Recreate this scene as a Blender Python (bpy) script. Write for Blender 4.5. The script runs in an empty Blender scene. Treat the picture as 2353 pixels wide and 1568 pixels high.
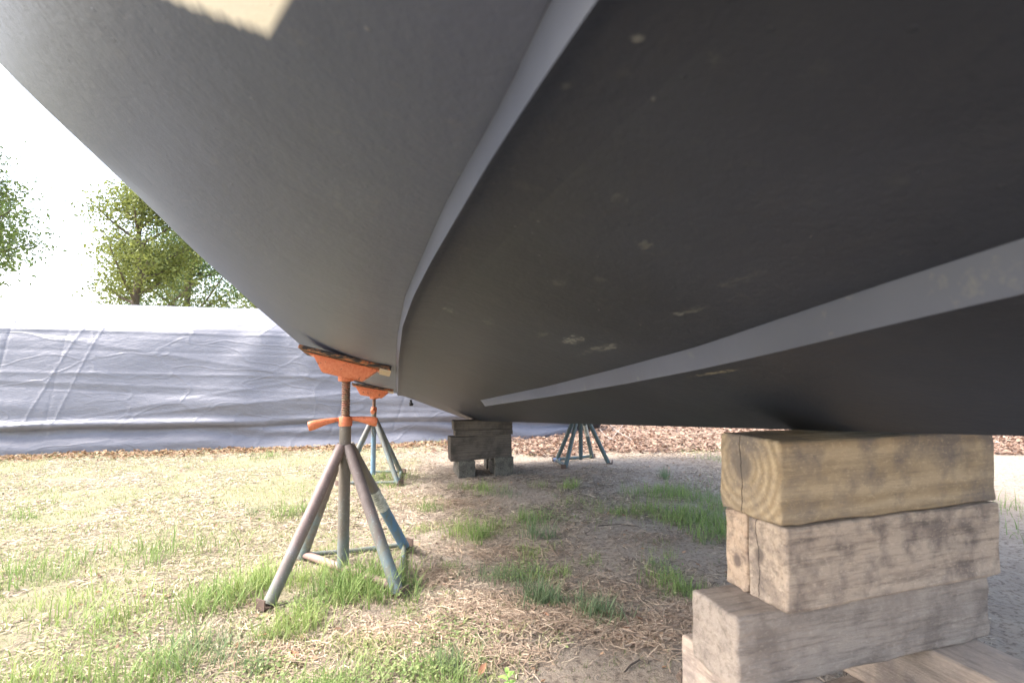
import bpy, math, random
import numpy as np
from mathutils import Vector, Matrix, Euler

# ------------------------------------------------------------------ camera, sky, sun, exposure
scene = bpy.context.scene
col = scene.collection
FPX = 1184.0; PITCH = math.atan(66/1184.0); CAMH = .92
cam_d = bpy.data.cameras.new('camera'); cam = bpy.data.objects.new('camera', cam_d); col.objects.link(cam)
cam.location = (0, 0, CAMH); cam.rotation_euler = (math.pi/2 + PITCH, 0, 0)
cam_d.sensor_width = 36; cam_d.lens = 36*FPX/2352
cam_d.clip_start = .01; cam_d.clip_end = 2000
cam_d.dof.use_dof = True; cam_d.dof.focus_distance = 3.3; cam_d.dof.aperture_fstop = 7.0
scene.camera = cam
scene.view_settings.view_transform = 'Standard'; scene.view_settings.look = 'None'
scene.view_settings.exposure = 2.28; scene.view_settings.gamma = 1
SUN_EL = math.radians(50); SUN_AZ = math.atan2(-.97, -.10)       # from the left, a little behind the camera
world = bpy.data.worlds.new('World'); scene.world = world; world.use_nodes = True
wn = world.node_tree.nodes; wl = world.node_tree.links
bg = wn['Background']; sky = wn.new('ShaderNodeTexSky'); sky.sky_type = 'NISHITA'; sky.sun_disc = False
sky.sun_elevation = SUN_EL; sky.sun_rotation = SUN_AZ; sky.dust_density = 5; sky.air_density = 1.0; sky.ozone_density = 1.0
hs = wn.new('ShaderNodeHueSaturation'); hs.inputs['Saturation'].default_value = .9
wl.new(sky.outputs[0], hs.inputs['Color']); wl.new(hs.outputs[0], bg.inputs['Color']); bg.inputs['Strength'].default_value = .15
sd = bpy.data.lights.new('sun', 'SUN'); sd.energy = 1.05; sd.angle = math.radians(10); sd.color = (1, .975, .95)
sun = bpy.data.objects.new('sun', sd); col.objects.link(sun)
sv = Vector((math.sin(SUN_AZ)*math.cos(SUN_EL), math.cos(SUN_AZ)*math.cos(SUN_EL), math.sin(SUN_EL)))
sun.rotation_euler = sv.to_track_quat('Z', 'Y').to_euler(); sun.location = (-10, -2, 12)

rng = np.random.default_rng(7); random.seed(7)

# ------------------------------------------------------------------ helpers
def tag(o, label=None, cat=None, group=None, kind=None):
    if label: o['label'] = label
    if cat: o['category'] = cat
    if group: o['group'] = group
    if kind: o['kind'] = kind
    return o
def mesh_obj(name, V, Fc, mat=None, parent=None, smooth=False, bevel=0, loc=None, uv=None, colr=None):
    """V in the object's own coordinates (or its parent's); loc only for top-level objects"""
    me = bpy.data.meshes.new(name)
    V = np.asarray(V, dtype=np.float32).reshape(-1, 3)
    if isinstance(Fc, np.ndarray):
        k = Fc.shape[1]; n = len(Fc)
        me.vertices.add(len(V)); me.vertices.foreach_set('co', V.ravel())
        me.loops.add(n*k); me.loops.foreach_set('vertex_index', Fc.astype(np.int32).ravel())
        me.polygons.add(n); me.polygons.foreach_set('loop_start', np.arange(0, n*k, k, dtype=np.int32))
        me.polygons.foreach_set('loop_total', np.full(n, k, dtype=np.int32))
        me.update(calc_edges=True)
    else:
        me.from_pydata([tuple(map(float, v)) for v in V], [], [tuple(int(i) for i in f) for f in Fc]); me.update()
    if smooth: me.polygons.foreach_set('use_smooth', np.ones(len(me.polygons), dtype=bool))
    if uv is not None:
        l = me.uv_layers.new(name='UVMap'); idx = np.zeros(len(me.loops), dtype=np.int32)
        me.loops.foreach_get('vertex_index', idx); l.data.foreach_set('uv', np.asarray(uv, dtype=np.float32)[idx].ravel())
    if colr is not None:
        a = me.color_attributes.new('tint', 'FLOAT_COLOR', 'POINT')
        c = np.ones((len(V), 4), dtype=np.float32); c[:, :3] = colr; a.data.foreach_set('color', c.ravel())
    o = bpy.data.objects.new(name, me); col.objects.link(o)
    if mat: me.materials.append(mat)
    if parent is not None: o.parent = parent
    if loc is not None: o.location = loc
    if bevel:
        m = o.modifiers.new('bevel', 'BEVEL'); m.width = bevel; m.segments = 2; m.limit_method = 'ANGLE'; m.angle_limit = .6
    return o
def empty(name, loc, label, cat, group=None):
    o = bpy.data.objects.new(name, None); col.objects.link(o); o.location = loc; o.empty_display_size = .1
    return tag(o, label, cat, group)
class MB:
    def __init__(s): s.v = []; s.f = []
    def add(s, V, Fc):
        b = len(s.v); s.v += [tuple(v) for v in V]; s.f += [tuple(i+b for i in f) for f in Fc]
    def box(s, c, d, M=None):
        c = Vector(c); V = []
        for x in (-.5, .5):
            for y in (-.5, .5):
                for z in (-.5, .5):
                    p = Vector((x*d[0], y*d[1], z*d[2])); V.append((M @ p if M else p) + c)
        s.add(V, [(0,1,3,2),(4,6,7,5),(0,4,5,1),(2,3,7,6),(0,2,6,4),(1,5,7,3)])
    def tube(s, pts, rad, n=16, cap=True, flat=None):
        pts = [Vector(p) for p in pts]; rad = rad if hasattr(rad, '__len__') else [rad]*len(pts)
        V = []; up = None
        for i, p in enumerate(pts):
            t = (pts[min(i+1, len(pts)-1)] - pts[max(i-1, 0)]).normalized()
            if up is None:
                up = Vector((0,0,1)) if abs(t.z) < .9 else Vector((0,1,0))
            x = up.cross(t).normalized(); y = t.cross(x).normalized(); up = y
            for k in range(n):
                a = 2*math.pi*k/n; r = rad[i]; rx, ry = (r if not hasattr(r, '__len__') else r[0]), (r if not hasattr(r, '__len__') else r[1])
                V.append(p + x*math.cos(a)*rx + y*math.sin(a)*ry)
        Fc = []
        for i in range(len(pts)-1):
            for k in range(n):
                a = i*n+k; b = i*n+(k+1) % n; Fc.append((a, b, b+n, a+n))
        if cap: Fc.append(tuple(range(n-1, -1, -1))); Fc.append(tuple(range((len(pts)-1)*n, len(pts)*n)))
        s.add(V, Fc)
    def build(s, name, mat, parent=None, smooth=False, bevel=0, loc=None):
        o = mesh_obj(name, s.v, s.f, mat, parent, False, bevel, loc)
        if smooth:
            for p in o.data.polygons: p.use_smooth = len(p.vertices) <= 4
            m = o.modifiers.new('es', 'EDGE_SPLIT'); m.split_angle = math.radians(40)
        return o

def hash2(i, j, seed):
    h = np.sin(i*127.1 + j*311.7 + seed*74.7)*43758.5453
    return h - np.floor(h)
def vnoise(x, y, seed=0):
    x = np.asarray(x, float); y = np.asarray(y, float)
    i = np.floor(x); j = np.floor(y); f = x-i; g = y-j; f = f*f*(3-2*f); g = g*g*(3-2*g)
    return (hash2(i,j,seed)*(1-f)*(1-g)+hash2(i+1,j,seed)*f*(1-g)+hash2(i,j+1,seed)*(1-f)*g+hash2(i+1,j+1,seed)*f*g)
def fbm(x, y, seed=0, o=4):
    r = 0; a = .5; k = 1
    for q in range(o): r = r + a*vnoise(x*k, y*k, seed+q*13); a *= .5; k *= 2.03
    return r
# picture measurements -> places on the ground (pixels of a 2352 x 1568 view)
def gpt(px, py, z=0.0):
    d = FPX*(CAMH-z)/(py-850.0); return (px-1176)/FPX*d, d

# ------------------------------------------------------------------ materials
class Mat:
    def __init__(s, name, rough=.7, spec=.3, metal=0):
        s.m = bpy.data.materials.new(name); s.m.use_nodes = True; s.t = s.m.node_tree
        s.b = s.t.nodes['Principled BSDF']; s.b.inputs['Roughness'].default_value = rough
        s.b.inputs['Specular IOR Level'].default_value = spec; s.b.inputs['Metallic'].default_value = metal
        s.co = None
    def n(s, kind, **kw):
        x = s.t.nodes.new('ShaderNode'+kind)
        for k, v in kw.items():
            if k.startswith('i_'):
                x.inputs[k[2:].replace('_', ' ')].default_value = v
            else: setattr(x, k, v)
        return x
    def link(s, a, b): s.t.links.new(a, b)
    def obj(s, scale=(1,1,1), which='Object', rot=(0,0,0)):
        if s.co is None: s.co = s.n('TexCoord')
        mp = s.n('Mapping'); mp.inputs['Scale'].default_value = scale; mp.inputs['Rotation'].default_value = rot
        s.link(s.co.outputs[which], mp.inputs['Vector']); return mp.outputs[0]
    def noise(s, vec, scale=5, detail=5, rough=.6, dist=0):
        x = s.n('TexNoise'); x.inputs['Scale'].default_value = scale; x.inputs['Detail'].default_value = detail
        x.inputs['Roughness'].default_value = rough; x.inputs['Distortion'].default_value = dist
        s.link(vec, x.inputs['Vector']); return x.outputs['Fac']
    def ramp(s, fac, stops):
        r = s.n('ValToRGB'); e = r.color_ramp.elements
        while len(e) < len(stops): e.new(.5)
        for k, (p, c) in enumerate(stops):
            e[k].position = p; e[k].color = (c if len(c) == 4 else (*c, 1)) if hasattr(c, '__len__') else (c, c, c, 1)
        s.link(fac, r.inputs['Fac']); return r.outputs['Color']
    def mix(s, fac, a, b, mode='MIX'):
        x = s.n('Mix', data_type='RGBA', blend_type=mode)
        for v, k in ((fac, 0), (a, 6), (b, 7)):
            if hasattr(v, 'is_linked') or hasattr(v, 'links'): s.link(v, x.inputs[k])
            else: x.inputs[k].default_value = v if k == 0 else ((*v, 1) if len(v) == 3 else v)
        return x.outputs[2]
    def math(s, op, a, b=0.0, c=None):
        x = s.n('Math', operation=op)
        for k, v in ((0, a), (1, b), (2, c)):
            if v is None: continue
            if hasattr(v, 'links'): s.link(v, x.inputs[k])
            else: x.inputs[k].default_value = v
        return x.outputs[0]
    def color(s, c):
        if hasattr(c, 'links'): s.link(c, s.b.inputs['Base Color'])
        else: s.b.inputs['Base Color'].default_value = (*c, 1)
    def bump(s, h, strength=.3, dist=.01):
        b = s.n('Bump'); b.inputs['Strength'].default_value = strength; b.inputs['Distance'].default_value = dist
        s.link(h, b.inputs['Height']); s.link(b.outputs[0], s.b.inputs['Normal'])

def mat_tint(name, rough=.7, trans=0.0, spec=.2):
    m = Mat(name, rough, spec); a = m.n('Attribute', attribute_name='tint'); m.color(a.outputs['Color'])
    if trans:
        tr = m.n('BsdfTranslucent'); m.link(a.outputs['Color'], tr.inputs['Color'])
        mx = m.n('MixShader'); mx.inputs[0].default_value = trans
        m.link(m.b.outputs[0], mx.inputs[1]); m.link(tr.outputs[0], mx.inputs[2])
        m.link(mx.outputs[0], m.t.nodes['Material Output'].inputs['Surface'])
    return m.m
M_grass = mat_tint('grass blades', .55, .35, .3)
M_straw = mat_tint('dry straw', .8, .1)
M_leaf = mat_tint('dead leaves', .75, .15)

def mat_orange():
    m = Mat('orange enamel', .45, .4)
    n1 = m.noise(m.obj(), 30, 6, .65); n2 = m.noise(m.obj(), 90, 4)
    c = m.mix(m.ramp(n2, [(.3, 0), (.7, 1)]), (.56, .15, .065), (.68, .235, .12))
    chips = m.ramp(n1, [(.0, 0), (.60, 0), (.66, 1), (1, 1)])
    m.color(m.mix(chips, c, (.13, .055, .03))); m.bump(n1, .25, .002); return m.m
def mat_tube(seed, blue=.5, blue_top=.35, warm=(.23, .175, .165), c2a=(.16, .215, .235), c2b=(.18, .185, .155)):
    """weathered steel tube: brown-grey paint above, worn blue and green paint toward the foot"""
    m = Mat('weathered stand paint', .5, .35)
    v = m.obj(); n1 = m.noise(m.obj((1,1,.35)), 25, 6, .7); n2 = m.noise(m.obj((1,1,.6)), 9+seed, 4); n3 = m.noise(v, 140, 3)
    sp = m.n('SeparateXYZ'); m.link(v, sp.inputs[0])
    h = m.math('SUBTRACT', blue_top, sp.outputs[2]); h = m.math('MULTIPLY', h, 5.0)
    k = m.math('ADD', h, m.math('MULTIPLY', m.math('SUBTRACT', n2, .5), 3.2)); k = m.math('MULTIPLY', k, blue)
    k = m.n('Clamp').outputs[0] if False else m.ramp(k, [(.15, 0), (.75, 1)])
    c1 = m.mix(m.ramp(n1, [(.35, 0), (.65, 1)]), warm, tuple(x*.72 for x in warm))
    c2 = m.mix(m.ramp(n1, [(.42, 0), (.55, 1)]), c2a, c2b)
    c = m.mix(k, c1, c2); c = m.mix(m.ramp(n3, [(.62, 0), (.7, .5)]), c, (.42, .46, .44))
    m.color(c); m.bump(n1, .2, .002); return m.m
def mat_screw():
    m = Mat('rusty screw steel', .5, .4, .35); n = m.noise(m.obj(), 40, 4)
    m.color(m.mix(m.ramp(n, [(.3, 0), (.7, 1)]), (.26, .12, .09), (.22, .18, .12))); return m.m
def mat_ply():
    m = Mat('painted plywood', .75, .2)
    n = m.noise(m.obj((1, 1, 4)), 16, 6, .7)
    c = m.ramp(n, [(.0, (.03,.028,.03)), (.50, (.04,.036,.036)), (.56, (.30, .16, .09)), (.60, (.52, .15, .06)), (.66, (.05,.045,.045)), (1, (.03,.03,.03))])
    m.color(c); m.bump(n, .3, .003); return m.m
def mat_wood(name, c1, c2, dark, ring=70, seed=0, rough=.85, off=(0,0,0), contrast=1.0, green=None, heart=0, crack=False, fib=.75):
    """grain rings round the timber's own long (x) axis"""
    m = Mat(name, rough, .15)
    if m.co is None: m.co = m.n('TexCoord')
    ad = m.n('VectorMath', operation='ADD'); m.link(m.co.outputs['Object'], ad.inputs[0]); ad.inputs[1].default_value = off
    v = ad.outputs[0]
    mp = m.n('Mapping'); mp.inputs['Scale'].default_value = (.12, 1, 1); m.link(v, mp.inputs[0]); vs = mp.outputs[0]
    warp = m.n('TexNoise'); warp.inputs['Scale'].default_value = 7; warp.inputs['Detail'].default_value = 3; m.link(vs, warp.inputs['Vector'])
    sub = m.n('VectorMath', operation='SUBTRACT'); m.link(warp.outputs['Color'], sub.inputs[0]); sub.inputs[1].default_value = (.5,.5,.5)
    sc = m.n('VectorMath', operation='SCALE'); m.link(sub.outputs[0], sc.inputs[0]); sc.inputs['Scale'].default_value = .035
    av = m.n('VectorMath', operation='ADD'); m.link(vs, av.inputs[0]); m.link(sc.outputs[0], av.inputs[1])
    sp = m.n('SeparateXYZ'); m.link(av.outputs[0], sp.inputs[0])
    r = m.math('SQRT', m.math('ADD', m.math('POWER', sp.outputs[1], 2.0), m.math('POWER', sp.outputs[2], 2.0)))
    # uneven spacing of the rings
    w = m.math('SINE', m.math('MULTIPLY', r, ring*6.283)); w = m.math('ADD', m.math('MULTIPLY', w, .5), .5)
    w = m.math('MULTIPLY', w, m.noise(v, 12, 3))
    n1 = m.noise(m.obj((.07,1,1)), 85, 6, .75); n2 = m.noise(v, 9+seed*.7, 5, .6); n3 = m.noise(m.obj((.5,1,1)), 220, 3)
    c = m.mix(m.math('MULTIPLY', w, contrast), c1, c2)
    c = m.mix(m.ramp(n2, [(.46, 0), (.64, .85)]), c, dark)
    if green: c = m.mix(m.ramp(m.noise(v, 6+seed, 2), [(.4, 0), (.6, .7)]), c, green)
    c = m.mix(m.ramp(n1, [(.36, fib), (.52, 0)]), c, tuple(x*.45 for x in dark))
    c = m.mix(m.ramp(n3, [(.55, 0), (.75, .35)]), c, tuple(min(1, x*1.5) for x in c1))
    if heart: c = m.mix(m.ramp(m.math('ADD', m.math('DIVIDE', r, heart), m.math('MULTIPLY', m.math('SUBTRACT', n2, .5), 1.6)), [(.45, .85), (1.0, 0)]), c, tuple(x*.8 for x in dark))
    if crack:
        s2 = m.n('SeparateXYZ'); m.link(v, s2.inputs[0]); wob = m.math('MULTIPLY', m.math('SUBTRACT', m.noise(v, 18, 3), .5), .022)
        dd = m.math('ABSOLUTE', m.math('ADD', s2.outputs[1], wob)); cm = m.ramp(m.math('MULTIPLY', dd, 200.0), [(.10, .9), (.28, 0)])
        c = m.mix(cm, c, (.05, .04, .035))
    m.color(c)
    hh = m.math('ADD', m.math('MULTIPLY', n1, 1.0), m.math('MULTIPLY', w, .4)); hh = m.math('ADD', hh, m.math('MULTIPLY', n3, .4))
    m.bump(hh, .8, .006); return m.m

# ------------------------------------------------------------------ ground
def ground_h(x, y):
    x = np.asarray(x, float); y = np.asarray(y, float)
    h = (fbm(x*1.3, y*1.3, 3, 3)-.44)*.05 + (fbm(x*7, y*7, 9, 3)-.44)*.012 + (fbm(x*26, y*26, 5, 2)-.37)*.007
    far = np.clip((y-6.0)/4, 0, 1)*np.clip((x-.3)/2, 0, 1)
    return h + far*.10 + np.clip((y-12)/60, 0, 1)*1.2
def axis(lo, hi, step, far, grow=1.12):
    a = list(np.arange(lo, hi, step)); s = step; x = a[-1]; R = []
    while x < far: s *= grow; x += s; R.append(x)
    s = step; x = a[0]; Lf = []
    while x > -far: s *= grow; x -= s; Lf.append(x)
    return np.array(Lf[::-1]+a+R)
gx = axis(-3.2, 2.4, .018, 400); gy = axis(.5, 7.5, .022, 400)
X, Y = np.meshgrid(gx, gy); Z = ground_h(X, Y)
fine = ((X > -3.3) & (X < 2.5) & (Y > .4) & (Y < 7.6))
Z = Z + np.where(fine, (fbm(X*38, Y*38, 21, 2)-.37)*.013, 0)
nx, ny = len(gx), len(gy); idx = np.arange(nx*ny).reshape(ny, nx)
Fq = np.stack([idx[:-1,:-1], idx[:-1,1:], idx[1:,1:], idx[1:,:-1]], -1).reshape(-1, 4)
m = Mat('bare sandy soil with moss and straw', .95, .1)
v = m.obj(); nA = m.noise(v, 1.1, 5, .6); nB = m.noise(v, 6, 6, .65); nC = m.noise(v, 45, 6, .7); nD = m.noise(v, 160, 4, .7)
c = m.mix(m.ramp(nB, [(.35, 0), (.65, 1)]), (.42, .345, .275), (.52, .44, .355))
c = m.mix(m.ramp(nC, [(.38, .8), (.50, 0)]), c, (.19, .152, .12))
c = m.mix(m.ramp(m.noise(v, 22, 5, .7), [(.55, 0), (.66, .6)]), c, (.43, .37, .31))
c = m.mix(m.ramp(nD, [(.55, 0), (.72, .6)]), c, (.52, .45, .38))
sp = m.n('SeparateXYZ'); m.link(v, sp.inputs[0])
lawn = m.math('ADD', m.math('MULTIPLY', m.math('ADD', sp.outputs[0], .55), -.75), m.math('MULTIPLY', m.math('SUBTRACT', nA, .5), 3.0))
c = m.mix(m.ramp(m.math('MULTIPLY', lawn, m.math('ADD', nC, .3)), [(.15, 0), (.6, .8)]), c, (.34, .32, .20))
lit = m.math('MULTIPLY', m.math('SUBTRACT', m.math('ADD', sp.outputs[1], m.math('MULTIPLY', nB, 1.2)), 6.1), 1.4)
c = m.mix(m.ramp(m.math('MULTIPLY', lit, m.ramp(sp.outputs[0], [(0, 0), (.6, 1)])), [(0, 0), (.7, .8)]), c, (.30, .20, .145))
m.color(c)
m.bump(m.math('ADD', nC, m.math('MULTIPLY', nD, .7)), 1.0, .02)
ground = mesh_obj('ground', np.stack([X, Y, Z], -1).reshape(-1, 3), Fq, m.m, smooth=True)
tag(ground, 'bare sandy soil with thin grass under the boat', None, None, 'structure')

# ------------------------------------------------------------------ boat on the stands
K0 = np.array([.54, 1.2]); AX = np.array([-.233, .9725]); LX = np.array([-.9725, -.233])
def W(s, u, z): return (K0[0]+AX[0]*s+LX[0]*u, K0[1]+AX[1]*s+LX[1]*u, z)
STERN, BOW = 4.1, -3.6
def sm(xs, ys, kw=15):
    g = np.linspace(-5, 5.5, 1200); y = np.interp(g, xs, ys); k = np.exp(-np.linspace(-2.2, 2.2, 2*kw+1)**2); k /= k.sum()
    y = np.convolve(np.pad(y, kw, mode='edge'), k, mode='valid'); return lambda s: np.interp(s, g, y)
zk0 = lambda s: .786-.090*s
_rise = sm([-5, -3.6, -3.0, -2.2, -1.6, -1.1, 0, 5], [1.9, 1.25, .55, .15, .03, 0, 0, 0])
zk = lambda s: zk0(s)+_rise(s)
C2u = sm([-3.6, -3.0, -2.0, -1.2, -.798, -.75, -.694, -.613, -.526, -.303, -.107, .362, 1.464, 4.366, 5], [.02, .25, .53, .69, .727, .729, .733, .743, .752, .766, .778, .783, .772, .723, .71], 6)
C1u = sm([-3.6, -3.0, -2.0, -1.2, -.834, -.804, -.744, -.671, -.564, -.419, -.229, .059, .785, 1.674, 4.49, 5], [.01, .23, .51, .662, .7155, .7198, .727, .735, .744, .756, .768, .777, .771, .754, .703, .695], 5)
zC2 = lambda s: zk0(s)+.257+.006*s+_rise(s)*.75
zC1 = lambda s: zk0(s)+.230+.006*s+_rise(s)*.75
Bu = sm([-3.6, -3.0, -2, -1, 0, 1, 1.63, 2.29, 3.23, 4.1, 5], [.06, .6, 1.15, 1.45, 1.6, 1.5, 1.42, 1.32, 1.18, 1.05, .93])
Bz = sm([-3.6, -3.0, -2, -1, 0, 1, 1.63, 2.29, 3.23, 4.1, 5], [2.2, 2.2, 2.1, 1.85, 1.6, 1.36, 1.22, 1.07, .90, .77, .64])
sheer = sm([-3.6, -1, 2, 4.1], [2.75, 2.45, 2.2, 2.15])
def section(s):
    """half section from the keel outwards: list of (u, z)"""
    P = []; u0, z0 = float(C2u(s)), float(zC2(s)); k = float(zk(s))
    for t in np.linspace(0, 1, 11):
        u = u0*t; P.append((u, k+(z0-k)*(t if t > .06 else t*.75)))
    u1, z1 = max(float(Bu(s)), u0+.03), float(Bz(s)); a = .13 + float(_rise(s))*.9
    b = ((z1-z0)-a*(u1-u0))/(u1-u0)**2
    for t in np.linspace(0, 1, 27)[1:]:
        q = (u1-u0)*t; P.append((u0+q, z0+a*q+b*q*q))
    ang = math.atan(a+2*b*(u1-u0)); u, z = u1, z1
    for i in range(8):
        ang += (math.radians(86)-ang)*.35; u += .03*math.cos(ang); z += .03*math.sin(ang); P.append((u, z))
    sh = float(sheer(s)); n = 10; uu = u
    for i in range(1, n+1):
        t = i/n; P.append((uu+.10*t*t, z+(sh-z)*t))
    return P
def side_z(s, u):
    P = np.array(section(s)); return float(np.interp(u, P[:, 0], P[:, 1]))
boat_org = Vector((*W(2.0, 0, 0)[:2], 0))
boat = empty('boat', boat_org, 'large boat with dark grey black painted bottom propped up on stands and timbers', 'boat')
SS = np.concatenate([np.arange(BOW, -1.4, .1), np.arange(-1.4, STERN+.001, .05)]); SS[-1] = STERN
def mat_hull(side=False):
    m = Mat('antifouling side paint lightened for glare' if side else 'dark antifouling bottom paint', .45 if side else .5, .6 if side else .35)
    if m.co is None: m.co = m.n('TexCoord')
    uv = m.co.outputs['UV']; v = m.obj()
    n1 = m.noise(v, 2.2, 4, .55); n2 = m.noise(v, 34, 5, .65); n3 = m.noise(v, 130, 3, .6); n4 = m.noise(m.obj(which='UV', scale=(1, 6, 1)), 9, 5, .65)
    base = m.mix(m.ramp(n1, [(.35, 0), (.65, 1)]), *(((.030, .043, .086), (.042, .058, .106)) if side else ((.0085, .0135, .025), (.018, .0255, .043))))  # side base lighter than the bottom: part of the glare is painted into it
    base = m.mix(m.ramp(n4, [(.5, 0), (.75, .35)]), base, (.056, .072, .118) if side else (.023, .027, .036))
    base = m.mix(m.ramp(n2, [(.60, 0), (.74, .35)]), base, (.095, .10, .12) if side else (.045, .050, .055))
    vo = m.n('TexVoronoi'); vo.inputs['Scale'].default_value = 34; m.link(v, vo.inputs['Vector'])
    speck = m.ramp(vo.outputs['Distance'], [(.035, 1), (.075, 0)])
    keep = m.ramp(m.noise(v, 5, 2), [(.50, 0), (.60, .45)]); base = m.mix(m.math('MULTIPLY', speck, keep), base, (.16, .165, .16))
    spots = HULL_SPOTS
    for (s, u, rs, ru, k, cc) in spots:
        su_ = m.n('VectorMath', operation='SUBTRACT'); m.link(uv, su_.inputs[0]); su_.inputs[1].default_value = (s, u, 0)
        di = m.n('VectorMath', operation='MULTIPLY'); m.link(su_.outputs[0], di.inputs[0]); di.inputs[1].default_value = (1/rs, 1/ru, 0)
        le = m.n('VectorMath', operation='LENGTH'); m.link(di.outputs[0], le.inputs[0])
        f = m.math('SUBTRACT', 1.0, le.outputs['Value']); f = m.math('ADD', f, m.math('ADD', m.math('MULTIPLY', m.math('SUBTRACT', n2, .52), 3.0), m.math('MULTIPLY', m.math('SUBTRACT', m.noise(m.obj(which='UV', scale=(60, 160, 1)), 1, 3, .7), .5), 5.0)))
        f = m.ramp(f, [(.2, 0), (1.0, k)]); gate = m.ramp(le.outputs['Value'], [(.9, 1), (1.5, 0)])
        base = m.mix(m.math('MULTIPLY', f, gate), base, cc)
    # cream topsides above the bottom paint and the brushed edge of the unpainted patch near the bow
    sep = m.n('SeparateXYZ'); m.link(uv, sep.inputs[0]); so = m.n('SeparateXYZ'); m.link(v, so.inputs[0])
    brush = m.math('MULTIPLY', m.math('SUBTRACT', m.noise(m.obj(which='UV', scale=(12, 120, 1)), 1, 4), .5), .014)
    e1 = m.math('SUBTRACT', m.math('ADD', -.678, m.math('MULTIPLY', m.math('SUBTRACT', sep.outputs[1], .885), .35)), m.math('ADD', sep.outputs[0], brush))          # s < -.622
    e2 = m.math('SUBTRACT', sep.outputs[1], m.math('ADD', .861, m.math('MULTIPLY', m.math('ADD', sep.outputs[0], .727), .47)))
    p = m.math('MINIMUM', m.math('MULTIPLY', e1, 75.0), m.math('MULTIPLY', e2, 160.0))
    wl_ = m.math('MULTIPLY', m.math('SUBTRACT', so.outputs[2], m.math('ADD', 1.62, m.math('MULTIPLY', brush, .3))), 300.0)
    k = m.n('Clamp'); m.link(m.math('MAXIMUM', p, wl_), k.inputs[0])
    cream = m.mix(n4, (.88, .87, .79), (.83, .82, .74))
    m.color(m.mix(k.outputs[0], base, cream))
    brs = m.noise(m.obj(which='UV', scale=(5, 28, 1)), 1, 5, .65)
    h = m.math('ADD', m.math('MULTIPLY', n2, .6), m.math('MULTIPLY', n3, .35)); h = m.math('ADD', h, m.math('MULTIPLY', speck, .5)); h = m.math('ADD', h, m.math('MULTIPLY', brs, .22)); h = m.math('ADD', h, m.math('MULTIPLY', m.noise(v, 7, 3), 1.2))
    m.bump(h, .30, .006); return m.m
def _spot(px, py, rx, ry, k, cc):
    """place of a scuff on the bottom, measured from the photograph: meets the V bottom at its height there"""
    x = (px-1176)/FPX; yy = (784-py)/FPX; cp, sp_ = math.cos(PITCH), math.sin(PITCH)
    d = np.array([x, cp-sp_*yy, sp_+cp*yy]); best = None
    for t in np.linspace(.15, 6, 3000):
        P = d*t; q = P[:2]-K0; s = q@AX; u = q@LX
        if u < -.05 or u > 1.6: continue
        zz = side_z_fast(s, u)
        if CAMH+P[2] >= zz: return (s, u, rx/FPX*t*1.6, ry/FPX*t*1.6, k, cc)
    return None
def side_z_fast(s, u):
    u0 = float(C2u(s)); 
    if u <= u0: return float(zk(s))+(float(zC2(s))-float(zk(s)))*u/u0
    return float(zC2(s))+.13*(u-u0)
g1, g2 = (.17, .185, .18), (.095, .105, .10)
HULL_SPOTS = [x for x in [_spot(1315, 780, 34, 14, .8, g1), _spot(1400, 797, 40, 10, .6, g1), _spot(1245, 768, 26, 7, .5, g2), _spot(1590, 712, 40, 8, .5, g2),
    _spot(1482, 560, 18, 14, .5, g2), _spot(1425, 455, 24, 12, .4, g2), _spot(1462, 57, 12, 14, .6, g1), _spot(1280, 650, 24, 12, .35, g2),
    _spot(1640, 856, 75, 5, .8, (.20, .19, .145)), _spot(1032, 712, 16, 14, .4, g1), _spot(1500, 225, 8, 8, .5, g1), _spot(1180, 360, 10, 6, .4, g1), _spot(1300, 150, 14, 10, .4, g2), _spot(1370, 800, 22, 8, .5, g1), _spot(1700, 640, 60, 12, .35, g2), _spot(1560, 720, 12, 8, .5, g1), _spot(1120, 740, 30, 10, .35, g2), _spot(1640, 130, 30, 12, .25, g2), _spot(1380, 640, 14, 10, .3, g2), _spot(1060, 400, 4, 12, .5, g1), _spot(1340, 812, 40, 6, .5, g2)] if x]
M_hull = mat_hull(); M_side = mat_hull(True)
secs = [section(float(s)) for s in SS]; n = len(secs[0])
V = []; UV = []
for i, s in enumerate(SS):
    arc = 0
    for sg in (1, -1):
        for (u, z) in secs[i]:
            V.append(Vector(W(float(s), sg*u, z))-boat_org); UV.append((float(s), sg*u))
Fc = []
for i in range(len(SS)-1):
    for sg in (0, 1):
        for k in range(n-1):
            a = i*2*n+sg*n+k; q = (a, a+1, a+1+2*n, a+2*n)
            Fc.append(q[::-1] if sg == 0 else q)
base = (len(SS)-1)*2*n      # transom
for k in range(n-1): Fc.append((base+k, base+k+1, base+n+k+1, base+n+k))
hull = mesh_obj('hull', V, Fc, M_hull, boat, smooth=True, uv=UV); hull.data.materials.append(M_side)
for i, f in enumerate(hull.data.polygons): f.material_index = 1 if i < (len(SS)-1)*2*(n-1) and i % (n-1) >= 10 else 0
es = hull.modifiers.new('es', 'EDGE_SPLIT'); es.split_angle = math.radians(35)
for k in ():
    pass
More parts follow.
